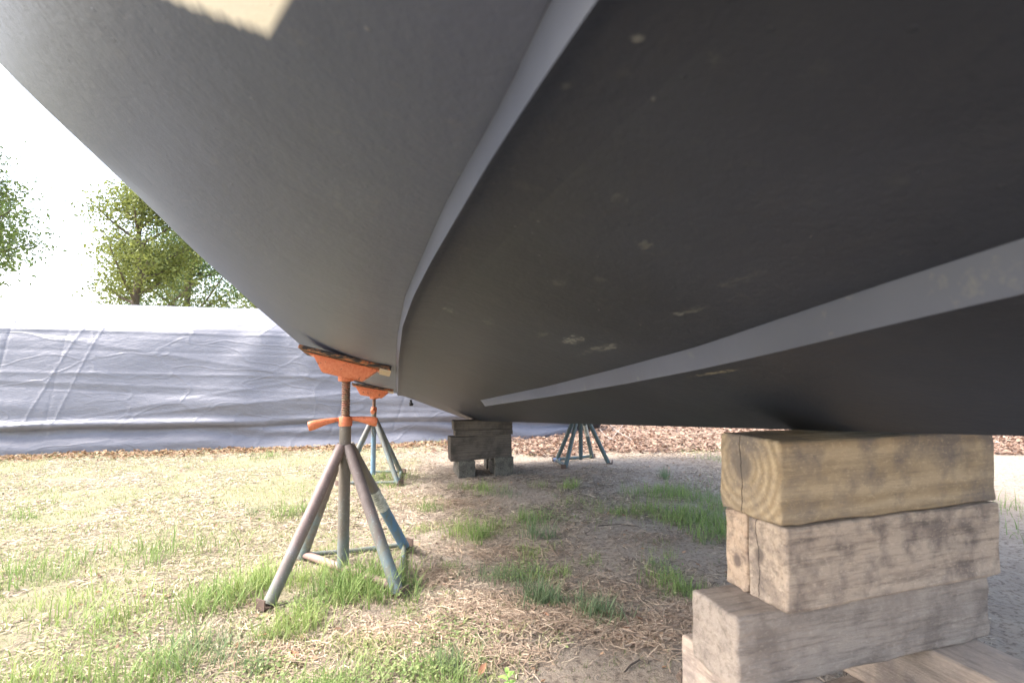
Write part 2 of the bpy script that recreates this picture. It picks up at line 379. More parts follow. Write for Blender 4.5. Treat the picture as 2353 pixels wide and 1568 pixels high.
# deck with a low cabin and a rub rail, seen only from other places
m = Mat('cream gelcoat', .35, .5); nn = m.noise(m.obj(), 3, 3); m.color(m.mix(nn, (.72, .67, .50), (.80, .76, .60))); M_cream = m.m
V = []; Fc = []
for i, s in enumerate(SS):
    u, z = secs[i][-1]
    for q in (1, .5, 0, -.5, -1): V.append(Vector(W(float(s), q*u*.995, z+.06*(1-q*q)))-boat_org)
for i in range(len(SS)-1):
    for k in range(4): a = i*5+k; Fc.append((a, a+5, a+6, a+1))
mesh_obj('deck', V, Fc, M_cream, boat, smooth=True)
for sg in (1, -1):
    mb = MB(); mb.tube([Vector(W(float(s), sg*(secs[i][-1][0]+.005), secs[i][-1][1]))-boat_org for i, s in enumerate(SS) if i % 3 == 0 or i == len(SS)-1], .03, 10)
    mb.build('rub_rail', M_cream, boat, smooth=True)
def curve(ua, za, ub, zb):
    uc = ua-.22*(ua-ub); zc = zb+.352*(uc-ub)
    return [((1-t)**2*ua+2*t*(1-t)*uc+t*t*ub, (1-t)**2*za+2*t*(1-t)*min(zc, za+.5*(zb-za)+.03)+t*t*zb) for t in (.1, .25, .45, .65, .85)]
def rail(name, u1f, z1f, u2f, z2f, s0, s1, sg, inner, taper=.25):
    """strake: outboard face from (u2,z2) on the hull down to the sharp lower edge (u1,z1), then back into the hull"""
    ss = np.arange(s0, s1+.001, .04); V = []; UV = []
    for s in ss:
        f = min(1, (s1-s)/taper) if name == 'spray_rail' else 1
        f = max(f, 0)
        u1, z1, u2, z2 = float(u1f(s)), float(z1f(s)), float(u2f(s)), float(z2f(s))
        ui = u1-inner; zi = side_z_fast(s, ui)+.004
        z1 = z1 if f >= 1 else z1*f+(side_z_fast(s, u1))*(1-f)
        for (u, z) in ((u2, z2+.006), (u2-.15*(u2-u1), z2*.85+z1*.15), (u1+.1*(u2-u1), z1+.1*(z2-z1)), (u1, z1), (u1-.004, z1+.001), *curve(u1-.004, z1+.001, ui, zi-.002), (ui, zi), (ui+.01, zi+.03), (u2-.01, z2+.03)):
            V.append(Vector(W(float(s), sg*u, z))-boat_org); UV.append((float(s), sg*u))
    q = 8+5; Fc = []
    for i in range(len(ss)-1):
        for k in range(q):
            a, b = i*q+k, i*q+(k+1) % q; f = (a, b, b+q, a+q); Fc.append(f if sg > 0 else f[::-1])
    Fc.append(tuple(range(q))); Fc.append(tuple(range((len(ss)-1)*q, len(ss)*q)))
    o = mesh_obj(name, V, Fc, M_rail, boat, smooth=True, uv=UV); o.data.materials.append(M_hull)
    for i, f in enumerate(o.data.polygons[:(len(ss)-1)*q]): f.material_index = 1 if 3 <= i % q <= 11 else 0  # only the outboard face takes the lighter skylit colour, the underside stays hull-dark
    e = o.modifiers.new('es', 'EDGE_SPLIT'); e.split_angle = math.radians(30); return o
mr = Mat('strake bottom paint with skylight painted in', .42, .5)
v = mr.obj(); a1 = mr.noise(v, 30, 5, .65); a2 = mr.noise(v, 4, 3)
cc = mr.mix(mr.ramp(a2, [(.3, 0), (.7, 1)]), (.060, .070, .104), (.078, .090, .130)); cc = mr.mix(mr.ramp(a1, [(.62, 0), (.74, .6)]), cc, (.16, .16, .15))  # lighter than the hull: skylight on the outboard faces put into the colour
mr.color(cc); mr.bump(a1, .2, .003); M_rail = mr.m
S2u = sm([-3, -1, -.558, -.402, -.157, .39, 1.64, 2], [.36, .43, .401, .388, .382, .366, .352, .35], 6)
S1u = sm([-3, -1, -.547, -.395, -.147, .39, 1.561, 2], [.35, .42, .392, .384, .377, .365, .343, .34], 6)
for sg in (1, -1):
    tag(rail('chine_rail', C1u, zC1, C2u, zC2, -3.1, STERN, sg, .11), 'strake, its skylit face painted lighter, where the boat bottom meets the side')
    tag(rail('spray_rail', S1u, lambda s: side_z_fast(s, float(S1u(s)))-.030, S2u, lambda s: side_z_fast(s, float(S2u(s))), -2.6, 1.56, sg, .05, .12), 'strake, its skylit face painted lighter, halfway between keel and chine')
mb = MB(); tx = Vector(W(STERN+.015, .585, .612))-boat_org
mb.box(tx+Vector((0,0,.005)), (.02,.02,.03)); mb.tube([tx+Vector((-.01,0,-.005)), tx+Vector((.0,-.004,-.022)), tx+Vector((.022,-.004,-.03))], [.014,.022,.012], 10)
mdk = Mat('black rubber', .6, .3); mdk.color((.02,.02,.022)); mb.build('transom_fitting', mdk.m, boat, smooth=True)

# ------------------------------------------------------------------ boat stands
mr_ = Mat('dark rusty plate', .8, .2); mr_.color(mr_.mix(mr_.noise(mr_.obj(), 40, 4), (.10, .075, .065), (.17, .12, .10))); M_rust = mr_.m
mx_ = Mat('rusty pink tube', .6, .3); mx_.color(mx_.mix(mx_.noise(mx_.obj(), 30, 5), (.34, .22, .20), (.26, .20, .17))); M_cross = mx_.m
M_orange = mat_orange(); M_screw = mat_screw(); M_ply = mat_ply()
mm = Mat('raw plywood', .8, .1); mm.color(mm.mix(mm.noise(mm.obj((1,1,12)), 12, 4), (.45, .36, .26), (.62, .52, .40))); M_raw = mm.m
def wedge_tube(mb, a, b, r): mb.tube([a, b], r, 18)
def stand(label, c, feet, contact_su, tube_mats, collar_z, leg_top, r=.0258, rails=((0,1),(2,3),(0,3)), diag=None, side=1, wings=((-.147,-.05,-.030),(.135,.025,-.018)), ring_r=.011, sticker=None, cap=None, rs=.0205, pad=(.39,.30), tilt=.68):
    g = float(ground_h(c[0], c[1])); org = Vector((c[0], c[1], 0))
    t = empty('boat_stand', org, label, 'boat stand', 'steel boat stands holding up the hull')
    L = lambda p: Vector(p)-org
    mb = MB(); mb.tube([(0,0,.035), (0,0,collar_z-.002)], r, 24); mb.build('post', tube_mats[0], t, smooth=True)
    fl = []
    for i, (x, y) in enumerate(feet):
        z = float(ground_h(x, y)); fl.append(Vector((x, y, z+.012))-org)
    for i, p in enumerate(fl):
        hd = Vector((p.x, p.y, 0)).normalized()*r*.85
        top = Vector((hd.x, hd.y, leg_top)); mb = MB(); mb.tube([top, p], r*.98, 20)
        lg = mb.build('leg', tube_mats[1+i], t, smooth=True)
        if sticker and sticker[0] == i:
            dirv = (p-top); a = top+dirv*sticker[1]; b = top+dirv*sticker[2]
            mb = MB(); mb.tube([a, b], r*.98+.0012, 20, cap=False); stk = mb.build('sticker', M_sticker, lg, smooth=True); tag(stk, 'worn white paper label wrapped round the leg')
            lb = MB(); n3 = 0
            ax = dirv.normalized(); per = ax.cross(Vector((0,-1,0))).normalized(); fr = per.cross(ax).normalized()
            if fr.y > 0: fr = -fr
            for row in range(7):
                cc = a+(b-a)*(.16+.1*row)+fr*(r*.98+.0018)
                lb.box(cc, (.022 if row % 3 else .014, .0007, .0022), Matrix((per, fr, ax)).transposed())
            lb.build('print', M_ink, stk)
        if cap == i:
            mb = MB(); mb.tube([p+Vector((-.03,-.01,.0)), p+Vector((.03,.0,.012))], .026, 14); mcap = mb.build('foot_cap', M_cap, lg, smooth=True)
    for a, b in rails:
        mb = MB(); mb.tube([fl[a]+Vector((0,0,.012)), (fl[a]+fl[b])/2+Vector((0,0,.008)), fl[b]+Vector((0,0,.012))], ring_r, 10); mb.build('base_rail', tube_mats[5], t, smooth=True)
    if diag:
        a, b = diag; mb = MB(); mb.tube([fl[a]+Vector((0,0,.02)), fl[b]+Vector((0,0,.02))], .018, 14); mb.build('cross_tube', M_cross, t, smooth=True)
    # feet plates of angle iron
    for p in fl:
        mb = MB(); d = Vector((p.x, p.y, 0)).normalized(); q = Vector((-d.y, d.x, 0))
        R = Matrix((d, q, Vector((0,0,1)))).transposed(); mb.box(p+d*.012+Vector((0,0,-.004)), (.055,.05,.006), R); mb.box(p+d*.036+Vector((0,0,.012)), (.005,.05,.04), R)
        mb.build('foot_plate', M_rust, t)
    s, u = contact_su; h = side_z(s, abs(u)); e = .02
    du = (side_z(s, abs(u)+e)-side_z(s, abs(u)-e))/(2*e)*(1 if u > 0 else -1); ds = (side_z(s+e, abs(u))-side_z(s-e, abs(u)))/(2*e)
    eu = Vector(W(0, 1, du))-Vector(W(0, 0, 0)); eu.normalize(); es_ = Vector(W(1, 0, ds))-Vector(W(0,0,0)); es_.normalize()
    eu = Vector(W(0, 1, du*tilt))-Vector(W(0, 0, 0)); eu.normalize(); nrm = es_.cross(eu).normalized()
    if nrm.z < 0: nrm = -nrm
    es_ = eu.cross(nrm).normalized(); R = Matrix((eu, es_, nrm)).transposed()
    cp = Vector(W(s, u, h-.004))-org; pw, pd = pad
    th = .016
    # wooden pad: rounded far corners, slightly bent end
    mb = MB(); mb.box(cp-nrm*(th/2+.002), (pw, pd, th), R); mb.build('pad', M_ply, t, bevel=.003)
    mb = MB(); mb.box(cp-nrm*(th+.006)-eu*(pw*.45), (.05, pd*.9, .008), R); mb.build('pad_underlay', M_raw, t)
    # orange pressed bracket: top plate and trapezoid webs round a socket
    mb = MB(); off = -nrm*(th+.002)
    def pp(a, b, c_): return cp+off+eu*a*(-1 if side > 0 else 1)+es_*b+nrm*c_
    hw = .145; hb = .08; dp = .068; wd = .042
    T = [pp(-hw, -wd, 0), pp(hw, -wd, 0), pp(hw, wd, 0), pp(-hw, wd, 0)]; B = [pp(-hb-.02, -wd*.75, -dp), pp(hb+.02, -wd*.75, -dp), pp(hb+.02, wd*.75, -dp), pp(-hb-.02, wd*.75, -dp)]
    for sgn in (-1, 1):
        a = [pp(-hw, sgn*wd, -.003), pp(hw, sgn*wd, -.003), pp(hb+.01, sgn*wd*.8, -dp), pp(-hb-.01, sgn*wd*.8, -dp)]
        b = [pp(-hw, sgn*(wd-.005), -.003), pp(hw, sgn*(wd-.005), -.003), pp(hb+.01, sgn*(wd*.8-.005), -dp), pp(-hb-.01, sgn*(wd*.8-.005), -dp)]
        mb.add(a+b, [(0,1,2,3),(7,6,5,4),(0,4,5,1),(1,5,6,2),(2,6,7,3),(3,7,4,0)])
    mb.box(cp+off-nrm*.004, (hw*2+.03, wd*2+.03, .006), R)
    for sgn in (-1, 1):   # sloping end gussets
        a = [pp(sgn*hw, -wd, -.003), pp(sgn*hw, wd, -.003), pp(sgn*(hb+.01), wd*.8, -dp), pp(sgn*(hb+.01), -wd*.8, -dp)]
        b = [q-nrm*0+eu*(.004*sgn*(1 if side > 0 else -1)) for q in a]
        mb.add(a+b, [(0,1,2,3),(7,6,5,4),(0,4,5,1),(1,5,6,2),(2,6,7,3),(3,7,4,0)])
    ztop = cp.z-th
    mb.tube([(0,0,ztop-.088), (0,0,ztop-.084), (0,0,ztop-.012)], [.031, .0365, .0365], 24)
    mb.build('pad_bracket', M_orange, t, smooth=True, bevel=.0015)
    # threaded screw
    z0, z1 = collar_z-.02, ztop-.05; pts = []; rad = []; pitch = .0105; k = int((z1-z0)/pitch)
    for i in range(k+1):
        z = z0+i*pitch
        for q, rr in ((0, rs*.80), (.35, rs), (.55, rs), (.9, rs*.80)): pts.append((0,0,z+q*pitch)); rad.append(rr)
    mb = MB(); mb.tube(pts, rad, 20); mb.build('screw', M_screw, t, smooth=True)
    # wing nut: collar and two flattened handles
    mb = MB(); mb.tube([(0,0,collar_z-.006), (0,0,collar_z+.028), (0,0,collar_z+.036)], [r*1.16, r*1.18, r*1.0], 24)
    for (wx, wy, wz) in wings:
        b0 = Vector((0,0,collar_z+.028)); tip = Vector((wx, wy, collar_z+.026+wz)); pts = []; rd = []
        for q in np.linspace(.1, 1, 9):
            pts.append(b0.lerp(tip, q)+Vector((0,0,.004*math.sin(q*math.pi)))); rr = .008+.0135*min(1, q*1.15)**1.6; rd.append((rr*.8, rr))
        pts.append(tip+(tip-b0).normalized()*.004); rd.append((.015, .019))
        mb.tube(pts, rd, 14)
    mb.build('wing_nut', M_orange, t, smooth=True)
    return t
ms = Mat('worn paper label', .8, .1); ms.color(ms.mix(ms.ramp(ms.noise(ms.obj(), 45, 5), [(.45, 0), (.6, 1)]), (.62, .62, .55), (.42, .42, .36))); M_sticker = ms.m
ms = Mat('faded label print', .8, .1); ms.color((.22, .24, .25)); M_ink = ms.m
ms = Mat('pale blue plastic', .4, .4); ms.color((.35, .42, .62)); M_cap = ms.m
warmT = mat_tube(0, .55, .30, (.25, .19, .18)); midT = mat_tube(2, .75, .34, (.22, .18, .17)); blueT = mat_tube(4, 2.2, .42, (.17, .155, .13), (.20, .33, .45), (.20, .27, .32))
greenT = mat_tube(1, .35, .6, (.20, .195, .19)); postT = mat_tube(3, .5, .36, (.20, .175, .15))
mt = Mat('blue stand paint', .45, .4); q = mt.noise(mt.obj((1,1,.4)), 22, 6, .7); zz = mt.n('SeparateXYZ'); mt.link(mt.obj(), zz.inputs[0])
cb = mt.mix(mt.ramp(q, [(.4, 0), (.62, 1)]), (.10, .22, .36), (.16, .19, .17)); cb = mt.mix(mt.ramp(zz.outputs[2], [(.30, 0), (.34, 1)]), cb, (.19, .165, .14)); mt.color(cb); mt.bump(q, .2, .002); M_blue = mt.m
stand('nearest boat stand with long threaded screw and a white sticker on its rear leg', (-.765, 2.385),
      [(-.944, 2.055), (-.471, 2.18), (-.555, 2.72), (-1.02, 2.56)], (1.42, .985), [postT, warmT, midT, M_blue, midT, greenT], .672, .575,
      rails=((2,3),(1,2)), diag=(3,1), sticker=(2, .42, .60))
stand('boat stand behind the nearest one, with short screw and blue lower post', (-1.185, 4.45),
      [(-1.38, 4.22), (-.925, 4.24), (-1.0, 4.70), (-1.455, 4.66)], (3.56, .93), [blueT, greenT, greenT, greenT, blueT, greenT], .57, .50,
      r=.021, wings=((.03,-.15,-.02),(-.03,.15,-.02)), rails=((0,1),(1,2),(2,3),(3,0)), pad=(.34,.28), rs=.016)
M3 = mat_tube(5, .8, 1.0, (.10,.115,.11), (.085,.135,.15), (.11,.13,.115)); c3 = (.685, 5.19); q3 = np.array(c3)-K0
stand('boat stand on the far side of the keel with greenish blue legs', c3,
      [(.499, 4.885), (.945, 5.11), (.845, 5.50), (.449, 5.26)], (float(q3@AX), float(q3@LX)), [M3]*6, .50, .545, side=-1,
      r=.021, rails=((2,3),(0,3)), ring_r=.016, cap=3, sticker=(2, .33, .55), wings=((.03,-.15,-.02),(-.03,.15,-.02)), pad=(.34,.28), rs=.016)

# ------------------------------------------------------------------ timbers
def timber(label, corner, ang, dims, z0, mat, group, roll=0, pitch=0, jag=.003, name='timber'):
    """corner: plan position of the end face corner on the timber's left/near side; x along the timber"""
    lx, ly, lz = dims; ca, sa = math.cos(ang), math.sin(ang)
    c = Vector((corner[0]+ca*lx/2-sa*ly/2, corner[1]+sa*lx/2+ca*ly/2, z0+lz/2))
    nxs, nys, nzs = max(4, int(lx/.04)), 5, 5
    V = []; Fc = []; ids = {}
    def vid(i, j, k):
        key = (i, j, k)
        if key not in ids:
            x, y, z = (i/nxs-.5)*lx, (j/nys-.5)*ly, (k/nzs-.5)*lz
            # worn corners
            ey = abs(j/nys-.5) > .49; ez = abs(k/nzs-.5) > .49; ex = i in (0, nxs)
            r = random.Random(hash((round(c.x, 3), i, j, k))); w_ = .0018 if (ey or ez) else 0
            ids[key] = len(V); V.append((x+(r.uniform(-1, 1)*jag*.7 if ex else 0), y+r.uniform(-1, 1)*w_, z+r.uniform(-1, 1)*w_))
        return ids[key]
    for i in range(nxs):
        for j in range(nys):
            Fc.append((vid(i,j,0), vid(i,j+1,0), vid(i+1,j+1,0), vid(i+1,j,0))); Fc.append((vid(i,j,nzs), vid(i+1,j,nzs), vid(i+1,j+1,nzs), vid(i,j+1,nzs)))
        for k in range(nzs):
            Fc.append((vid(i,0,k), vid(i+1,0,k), vid(i+1,0,k+1), vid(i,0,k+1))); Fc.append((vid(i,nys,k), vid(i,nys,k+1), vid(i+1,nys,k+1), vid(i+1,nys,k)))
    for j in range(nys):
        for k in range(nzs):
            Fc.append((vid(0,j,k), vid(0,j,k+1), vid(0,j+1,k+1), vid(0,j+1,k))); Fc.append((vid(nxs,j,k), vid(nxs,j+1,k), vid(nxs,j+1,k+1), vid(nxs,j,k+1)))
    o = mesh_obj(name, V, Fc, mat, None, False, .006, c); o.modifiers['bevel'].segments = 3; o.modifiers['bevel'].angle_limit = .9
    o.rotation_euler = (roll, pitch, ang)
    return tag(o, label, 'timber', group)
aX = math.atan2(.32, .95); aY = math.atan2(.95, -.32); GN = 'timbers of the near keel block stack'; GF = 'timbers of the far keel block stack'
W1 = mat_wood('golden end grain timber', (.50, .395, .265), (.36, .275, .175), (.20, .175, .16), 62, 1, off=(0, -.016, -.014), contrast=1.9, heart=.034, crack=True, fib=.25)
W2 = mat_wood('orange tan timber', (.58, .45, .34), (.45, .32, .23), (.20, .16, .145), 40, 5, off=(0, .0, .02), contrast=.8, heart=.012, fib=.5)
W2b = mat_wood('grey tan timber', (.54, .44, .35), (.42, .33, .26), (.19, .16, .145), 45, 8, off=(0, -.02, -.005), contrast=.8, heart=.016, crack=True, fib=.5)
W3 = mat_wood('weathered grey brown timber', (.42, .36, .31), (.33, .285, .245), (.24, .205, .18), 30, 3, off=(0, .05, .04), contrast=.4, fib=.45)
W4 = mat_wood('pale weathered timber', (.56, .46, .38), (.46, .38, .32), (.33, .28, .25), 24, 6, off=(0, .08, .05), contrast=.5, fib=.4)
WD = mat_wood('dark oak timber', (.145, .125, .105), (.095, .082, .07), (.07, .062, .055), 60, 2, off=(0, .07, .05), contrast=1.3, fib=.35)
WC = mat_wood('dark grey cribbing', (.17, .16, .135), (.12, .11, .095), (.08, .075, .065), 60, 4, off=(0, .0, .0), contrast=.6)
K = .833
def cam_side(ang, far_corner, ly):   # the far left corner -> the near one, for timbers whose end faces left
    return (far_corner[0]+math.sin(ang)*ly, far_corner[1]-math.cos(ang)*ly)
timber('golden timber with ring pattern on its end, directly under the keel', cam_side(aX, (.398, 1.0), .142), aX, (.55, .142, .140), .661, W1, GN)
timber('narrow orange tan timber below the golden one, farther of the pair', cam_side(aX, (.404, .998), .056), aX, (.54, .056, .139), .521, W2, GN)
timber('knotty tan timber below the golden one, closer of the pair', cam_side(aX, (.404+.0575*.32, .998-.0575*.95), .086), aX, (.54, .086, .139), .521, W2b, GN)
timber('grey brown rough timber whose top sticks out left below the near stack', cam_side(aX-.02, (.327, .968), .118), aX-.02, (.60, .118, .120), .400, W3, GN)
0 and timber('second grey timber lying behind the rough one, hidden low in the near stack', cam_side(aX, (.45, 1.16), .13), aX, (.50, .13, .118), .401, W3, GN)
c0 = Vector((.335, 1.054)); dk = Vector((.32, -.95)); rt = Vector((.95, .32))
a2 = math.atan2(-.95, .32)
timber('pale timber with a knot lying along the keel at the foot of the near stack', (c0.x, c0.y), a2, (.62, .13, .134), .265, W4, GN)
for nm, sh in (('pale timber lying along the keel, right foot of the near stack', .40),):
    timber(nm, (c0.x+rt.x*sh, c0.y+rt.y*sh), a2, (.62, .13, .134), .265, W4, GN)
p = c0+dk*.42-rt*.03; timber('grey timber low in the near stack, third from the ground, closer one', (p.x, p.y), aX, (.62, .13, .133), .131, W3, GN)
p = c0+dk*.16-rt*.03; timber('grey timber low in the near stack, third from the ground, farther one', (p.x, p.y), aX, (.62, .13, .133), .131, W3, GN)
timber('lowest timber on the soil under the near stack, left side', (c0.x+.01, c0.y), a2, (.62, .13, .150), -.02, W3, GN)
timber('lowest timber on the soil under the near stack, right side', (c0.x+rt.x*.40, c0.y+rt.y*.40), a2, (.62, .13, .150), -.02, W3, GN)
# (timbers placed with their left edge on the corner need their width on the right)
for o in [o for o in col.objects if o.name.startswith('timber')]:
    if abs(o.rotation_euler.z-a2) < 1e-6: pass
# far stack
aF = math.atan2(.233, .9725)
timber('dark top plank of the far stack touching the keel', (-.505, 4.49), aF, (.525, .15, .080), .402, WD, GF, pitch=-.012)
timber('thin dark packing plank between the two big timbers of the far stack', (-.490, 4.493), aF, (.512, .15, .052), .349, WD, GF, pitch=-.012)
timber('deep dark timber with curly grain in the middle of the far stack', (-.528, 4.475), aF+.03, (.545, .17, .205), .143, WD, GF, pitch=-.03)
ak = math.atan2(.9725, -.233)
def crib(lbl, x, y, w_, l, h): 
    # left front corner (x, y); runs away along the keel; the near end faces the camera
    timber(lbl, (x+math.sin(ak)*w_, y-math.cos(ak)*w_), ak, (l, w_, h+.02), -.02, WC, GF)
crib('grey square block on the soil, left foot of the far stack', -.458, 4.47, .145, .36, .140)
crib('grey split block on the soil, right foot of the far stack', -.150, 4.56, .17, .34, .158)
crib('pale block standing behind the right foot of the far stack', -.235, 4.86, .06, .16, .155)

# ------------------------------------------------------------------ covered boat behind
b0 = np.array([-8.5, 4.85]); b1 = np.array([1.35, 7.25])
tl = np.linalg.norm(b1-b0); td = (b1-b0)/tl; tn = np.array([-td[1], td[0]])   # tn points away from the camera
prof = [(-.02,-.03),(.0,.02),(.03,.10),(.06,.19),(.085,.25),(.05,.28),(.035,.32),(.07,.37),(.10,.50),(.14,.70),(.18,.90),(.22,1.10),(.27,1.28),(.33,1.42),(.42,1.50),(.9,1.66),(1.4,1.82),(1.9,1.68),(2.4,1.50),(2.5,1.3),(2.65,.6),(2.7,0)]
ds_ = np.array([0]+list(np.cumsum([math.dist(prof[i], prof[i+1]) for i in range(len(prof)-1)])))
pa = np.array(prof); tq = np.linspace(0, ds_[-1], 330); pq = np.interp(tq, ds_, pa[:, 0]); pz = np.interp(tq, ds_, pa[:, 1])
CREASE = [(1, .02, c_, am_, .012) for c_, am_ in ((.95, .010), (1.22, -.006), (1.47, .012), (1.72, .007), (2.3, .008), (2.8, .008))]+[(rng.uniform(-.5, .5), 1, rng.uniform(-4.5, 5), rng.uniform(-.008, .008), .012) for _ in range(14)]+[(1, rng.uniform(-.5, .5), rng.uniform(.3, 3), rng.uniform(-.012, .010), rng.uniform(.01, .03)) for _ in range(12)]
na = 900; aa = np.linspace(0, tl, na); V = np.zeros((na, len(tq), 3))
for i, a in enumerate(aa):
    q = tq; e = max(0, 1-(tl-a)/1.6); sc_h = 1-.80*e**1.6; e0 = max(0, 1-a/1.5); sc_h *= 1-.5*e0**2
    wz = pz*sc_h; wq = pq*(1-.6*e*e)+.6*e*e*1.0
    # packing creases, broad swags from the ridge line, slack near the foot
    f1 = np.zeros_like(q)
    for (ca, sa, c0_, am, wd) in CREASE: f1 += am*np.exp(-np.abs((a-tl*.5)*sa+q*ca-c0_)/wd)
    an_ = np.arctan2(q-2.1, a-5.9); rr_ = np.hypot(q-2.1, a-5.9); f2 = .020*np.sin(an_*9+.6)*np.clip(rr_*.8, 0, 1)*np.exp(-rr_*.35) + .016*np.sin(a*1.9-q*1.4+1.5*np.sin(a*.8))
    f3 = (fbm(np.full_like(q, a*1.3), q*2.0, 51, 3)-.44)*.035
    f4 = (fbm(np.full_like(q, a*.5), q*.6, 5, 2)-.38)*.06 + .035*np.exp(-((q-.62)/.10)**2)*(.6+.4*np.sin(a*1.3))
    f3 = f3 + np.exp(-(q/.35)**2)*(.035*np.sin(q*26+a*1.1+1.2*np.sin(a*2.3))+(fbm(np.full_like(q, a*2.5), q*11, 91, 3)-.44)*.05)
    amp = np.clip(q/.25, 0.45, 1)
    dq = -(f1+f2+f3)*amp-f4*amp
    V[i, :, 0] = b0[0]+td[0]*a+tn[0]*(wq+dq); V[i, :, 1] = b0[1]+td[1]*a+tn[1]*(wq+dq); V[i, :, 2] = wz+(.02*np.sin(a*2.1)+.015*np.sin(a*5.3))*np.clip(1-q*2, 0, 1)+dq*-.15
idx = np.arange(na*len(tq)).reshape(na, len(tq))
Fq = np.stack([idx[:-1,:-1], idx[1:,:-1], idx[1:,1:], idx[:-1,1:]], -1).reshape(-1, 4)
m = Mat('grey woven tarpaulin', .42, .45)
v = m.obj(); w1 = m.noise(m.obj((1,1,2)), 3, 5, .6, .6); w2 = m.noise(m.obj((1,1,3)), 11, 5, .65, .8); w3 = m.noise(v, 60, 3)
m.color(m.mix(m.ramp(w2, [(.3, 0), (.7, 1)]), (.165, .17, .20), (.20, .205, .235)))
rdg = m.math('ABSOLUTE', m.math('SUBTRACT', w1, .5)); vo = m.n('TexVoronoi', feature='DISTANCE_TO_EDGE'); vo.inputs['Scale'].default_value = 1.5; mpp = m.obj((.8, .8, 1.9), rot=(0, .5, 0)); nz = m.n('TexNoise'); nz.inputs['Scale'].default_value = 1.2; m.link(mpp, nz.inputs['Vector']); vm = m.n('VectorMath', operation='ADD'); m.link(mpp, vm.inputs[0]); m.link(nz.outputs['Color'], vm.inputs[1]); m.link(vm.outputs[0], vo.inputs['Vector'])
cz = m.ramp(vo.outputs['Distance'], [(0, 1), (.05, 0)])
m.bump(m.math('ADD', m.math('ADD', m.math('MULTIPLY', rdg, .5), m.math('MULTIPLY', w2, .45)), m.math('MULTIPLY', cz, .22)), .4, .035)
cov = empty('covered_boat', (float(b0[0]+td[0]*tl/2), float(b0[1]+td[1]*tl/2), 0), 'grey tarpaulin covered boat lying behind the stands, its skirt reaching the grass', 'covered boat')
tarp = mesh_obj('tarpaulin', V.reshape(-1, 3)-np.array(cov.location), Fq, m.m, cov, smooth=True)
# the dark end of the boat seen under the tarpaulin's right end
mb = MB(); e = Vector((*(b1+tn*.55), 0))-cov.location
mb.tube([e+Vector((-.5,0,.22)), e+Vector((-.1,-.02,.20)), e+Vector((.08,-.04,.16)), e+Vector((.12,-.05,.14))], [.30,.24,.16,.05], 18)
mk = Mat('dark hull end', .8, .2); mk.color(mk.mix(mk.noise(mk.obj(), 20, 4), (.02,.02,.022), (.07,.065,.06))); mb.build('hull_end', mk.m, cov, smooth=True)
M_rope = Mat('white cord', .8, .1); M_rope.color((.45, .40, .37)); M_rope = M_rope.m
def rope(label, pts, r=.0028):
    o = Vector(pts[-1]); P = [Vector(p)-o for p in pts]; C = []
    for i in range(len(P)-1):
        for q in np.linspace(0, 1, 8)[:-1]: C.append(P[i].lerp(P[i+1], q)-Vector((0,0,.02*math.sin(q*math.pi))))
    C.append(P[-1]); mb = MB(); mb.tube(C, r, 8); ob = mb.build('tie_rope', M_rope, None, smooth=True, loc=o)
    tag(ob, label, 'rope', 'ropes tying down the tarpaulin')
def G(px, py, dz=.006):
    x, y = gpt(px, py); return (x, y, float(ground_h(x, y))+dz)
rope('upper white rope running from the tarpaulin end down right to the leaves', [(1.32, 7.15, .20), G(1440, 1012, .05), G(1510, 1034)])
rope('lower white rope running from the tarpaulin end down to the leaves', [(1.20, 7.1, .12), G(1400, 1012, .04), G(1480, 1032)])
rope('short white rope crossing the other two ropes near the tarpaulin end', [(1.62, 7.2, .30), (1.30, 6.7, .06), G(1366, 1016)])

# ------------------------------------------------------------------ trees beyond
def make_tree(i, loc, h, label, tone):
    r = np.random.default_rng(100+i); t = empty('tree', loc, label, 'tree', 'trees beyond the covered boat')
    mb = MB(); pts = [Vector((0,0,-.3))]; x = y = 0
    for k in range(1, 9): x += r.uniform(-.12,.12); y += r.uniform(-.12,.12); pts.append(Vector((x, y, h*.95*k/8)))
    mb.tube(pts, [h*.022*(1-.1*k) for k in range(9)], 10); tips = []
    for k in range(34):
        f = r.uniform(.25, .95); j = min(7, int(f*8)); p = pts[j].lerp(pts[j+1], f*8-j); a = r.uniform(0, 6.28); l = h*.34*(1.15-f)*r.uniform(.7, 1.2)
        q = p+Vector((math.cos(a)*l, math.sin(a)*l, l*r.uniform(.4, .9))); mid = p.lerp(q, .5)+Vector((0,0,-.06*l))
        mb.tube([p, mid, q], [h*.007, h*.005, h*.002], 6); tips += [q, mid, p.lerp(q, .75)]
    mb.build('trunk', M_bark, t, smooth=True)
    nl = 17000; T = np.array([tuple(q) for q in tips]); c = T[r.integers(0, len(T), nl)]+r.normal(0, h*.045, (nl, 3))*[1,1,.7]
    leaf_cloud('crown', c, h*.0075, r, M_grass, t, tone)
def leaf_cloud(name, c, size, r, mat, parent, tone):
    n_ = len(c); a = r.normal(size=(n_, 3)); a /= np.linalg.norm(a, axis=1)[:, None]; b = np.cross(a, r.normal(size=(n_, 3))); b /= np.linalg.norm(b, axis=1)[:, None]
    s_ = (size*r.uniform(.6, 1.4, n_))[:, None]; V = np.stack([c-a*s_, c-b*s_*.5, c+a*s_, c+b*s_*.5], 1).reshape(-1, 3)
    Fq = np.arange(n_*4).reshape(-1, 4); cl = np.array(tone)*r.uniform(.7, 1.3, (n_, 1)); cl = np.repeat(cl, 4, 0)
    return mesh_obj(name, V, Fq, mat, parent, colr=cl)
mk = Mat('bark', .9, .1); b_ = mk.noise(mk.obj((1,1,.2)), 14, 5); mk.color(mk.mix(b_, (.09,.07,.055), (.20,.17,.14))); mk.bump(b_, .6, .03); M_bark = mk.m
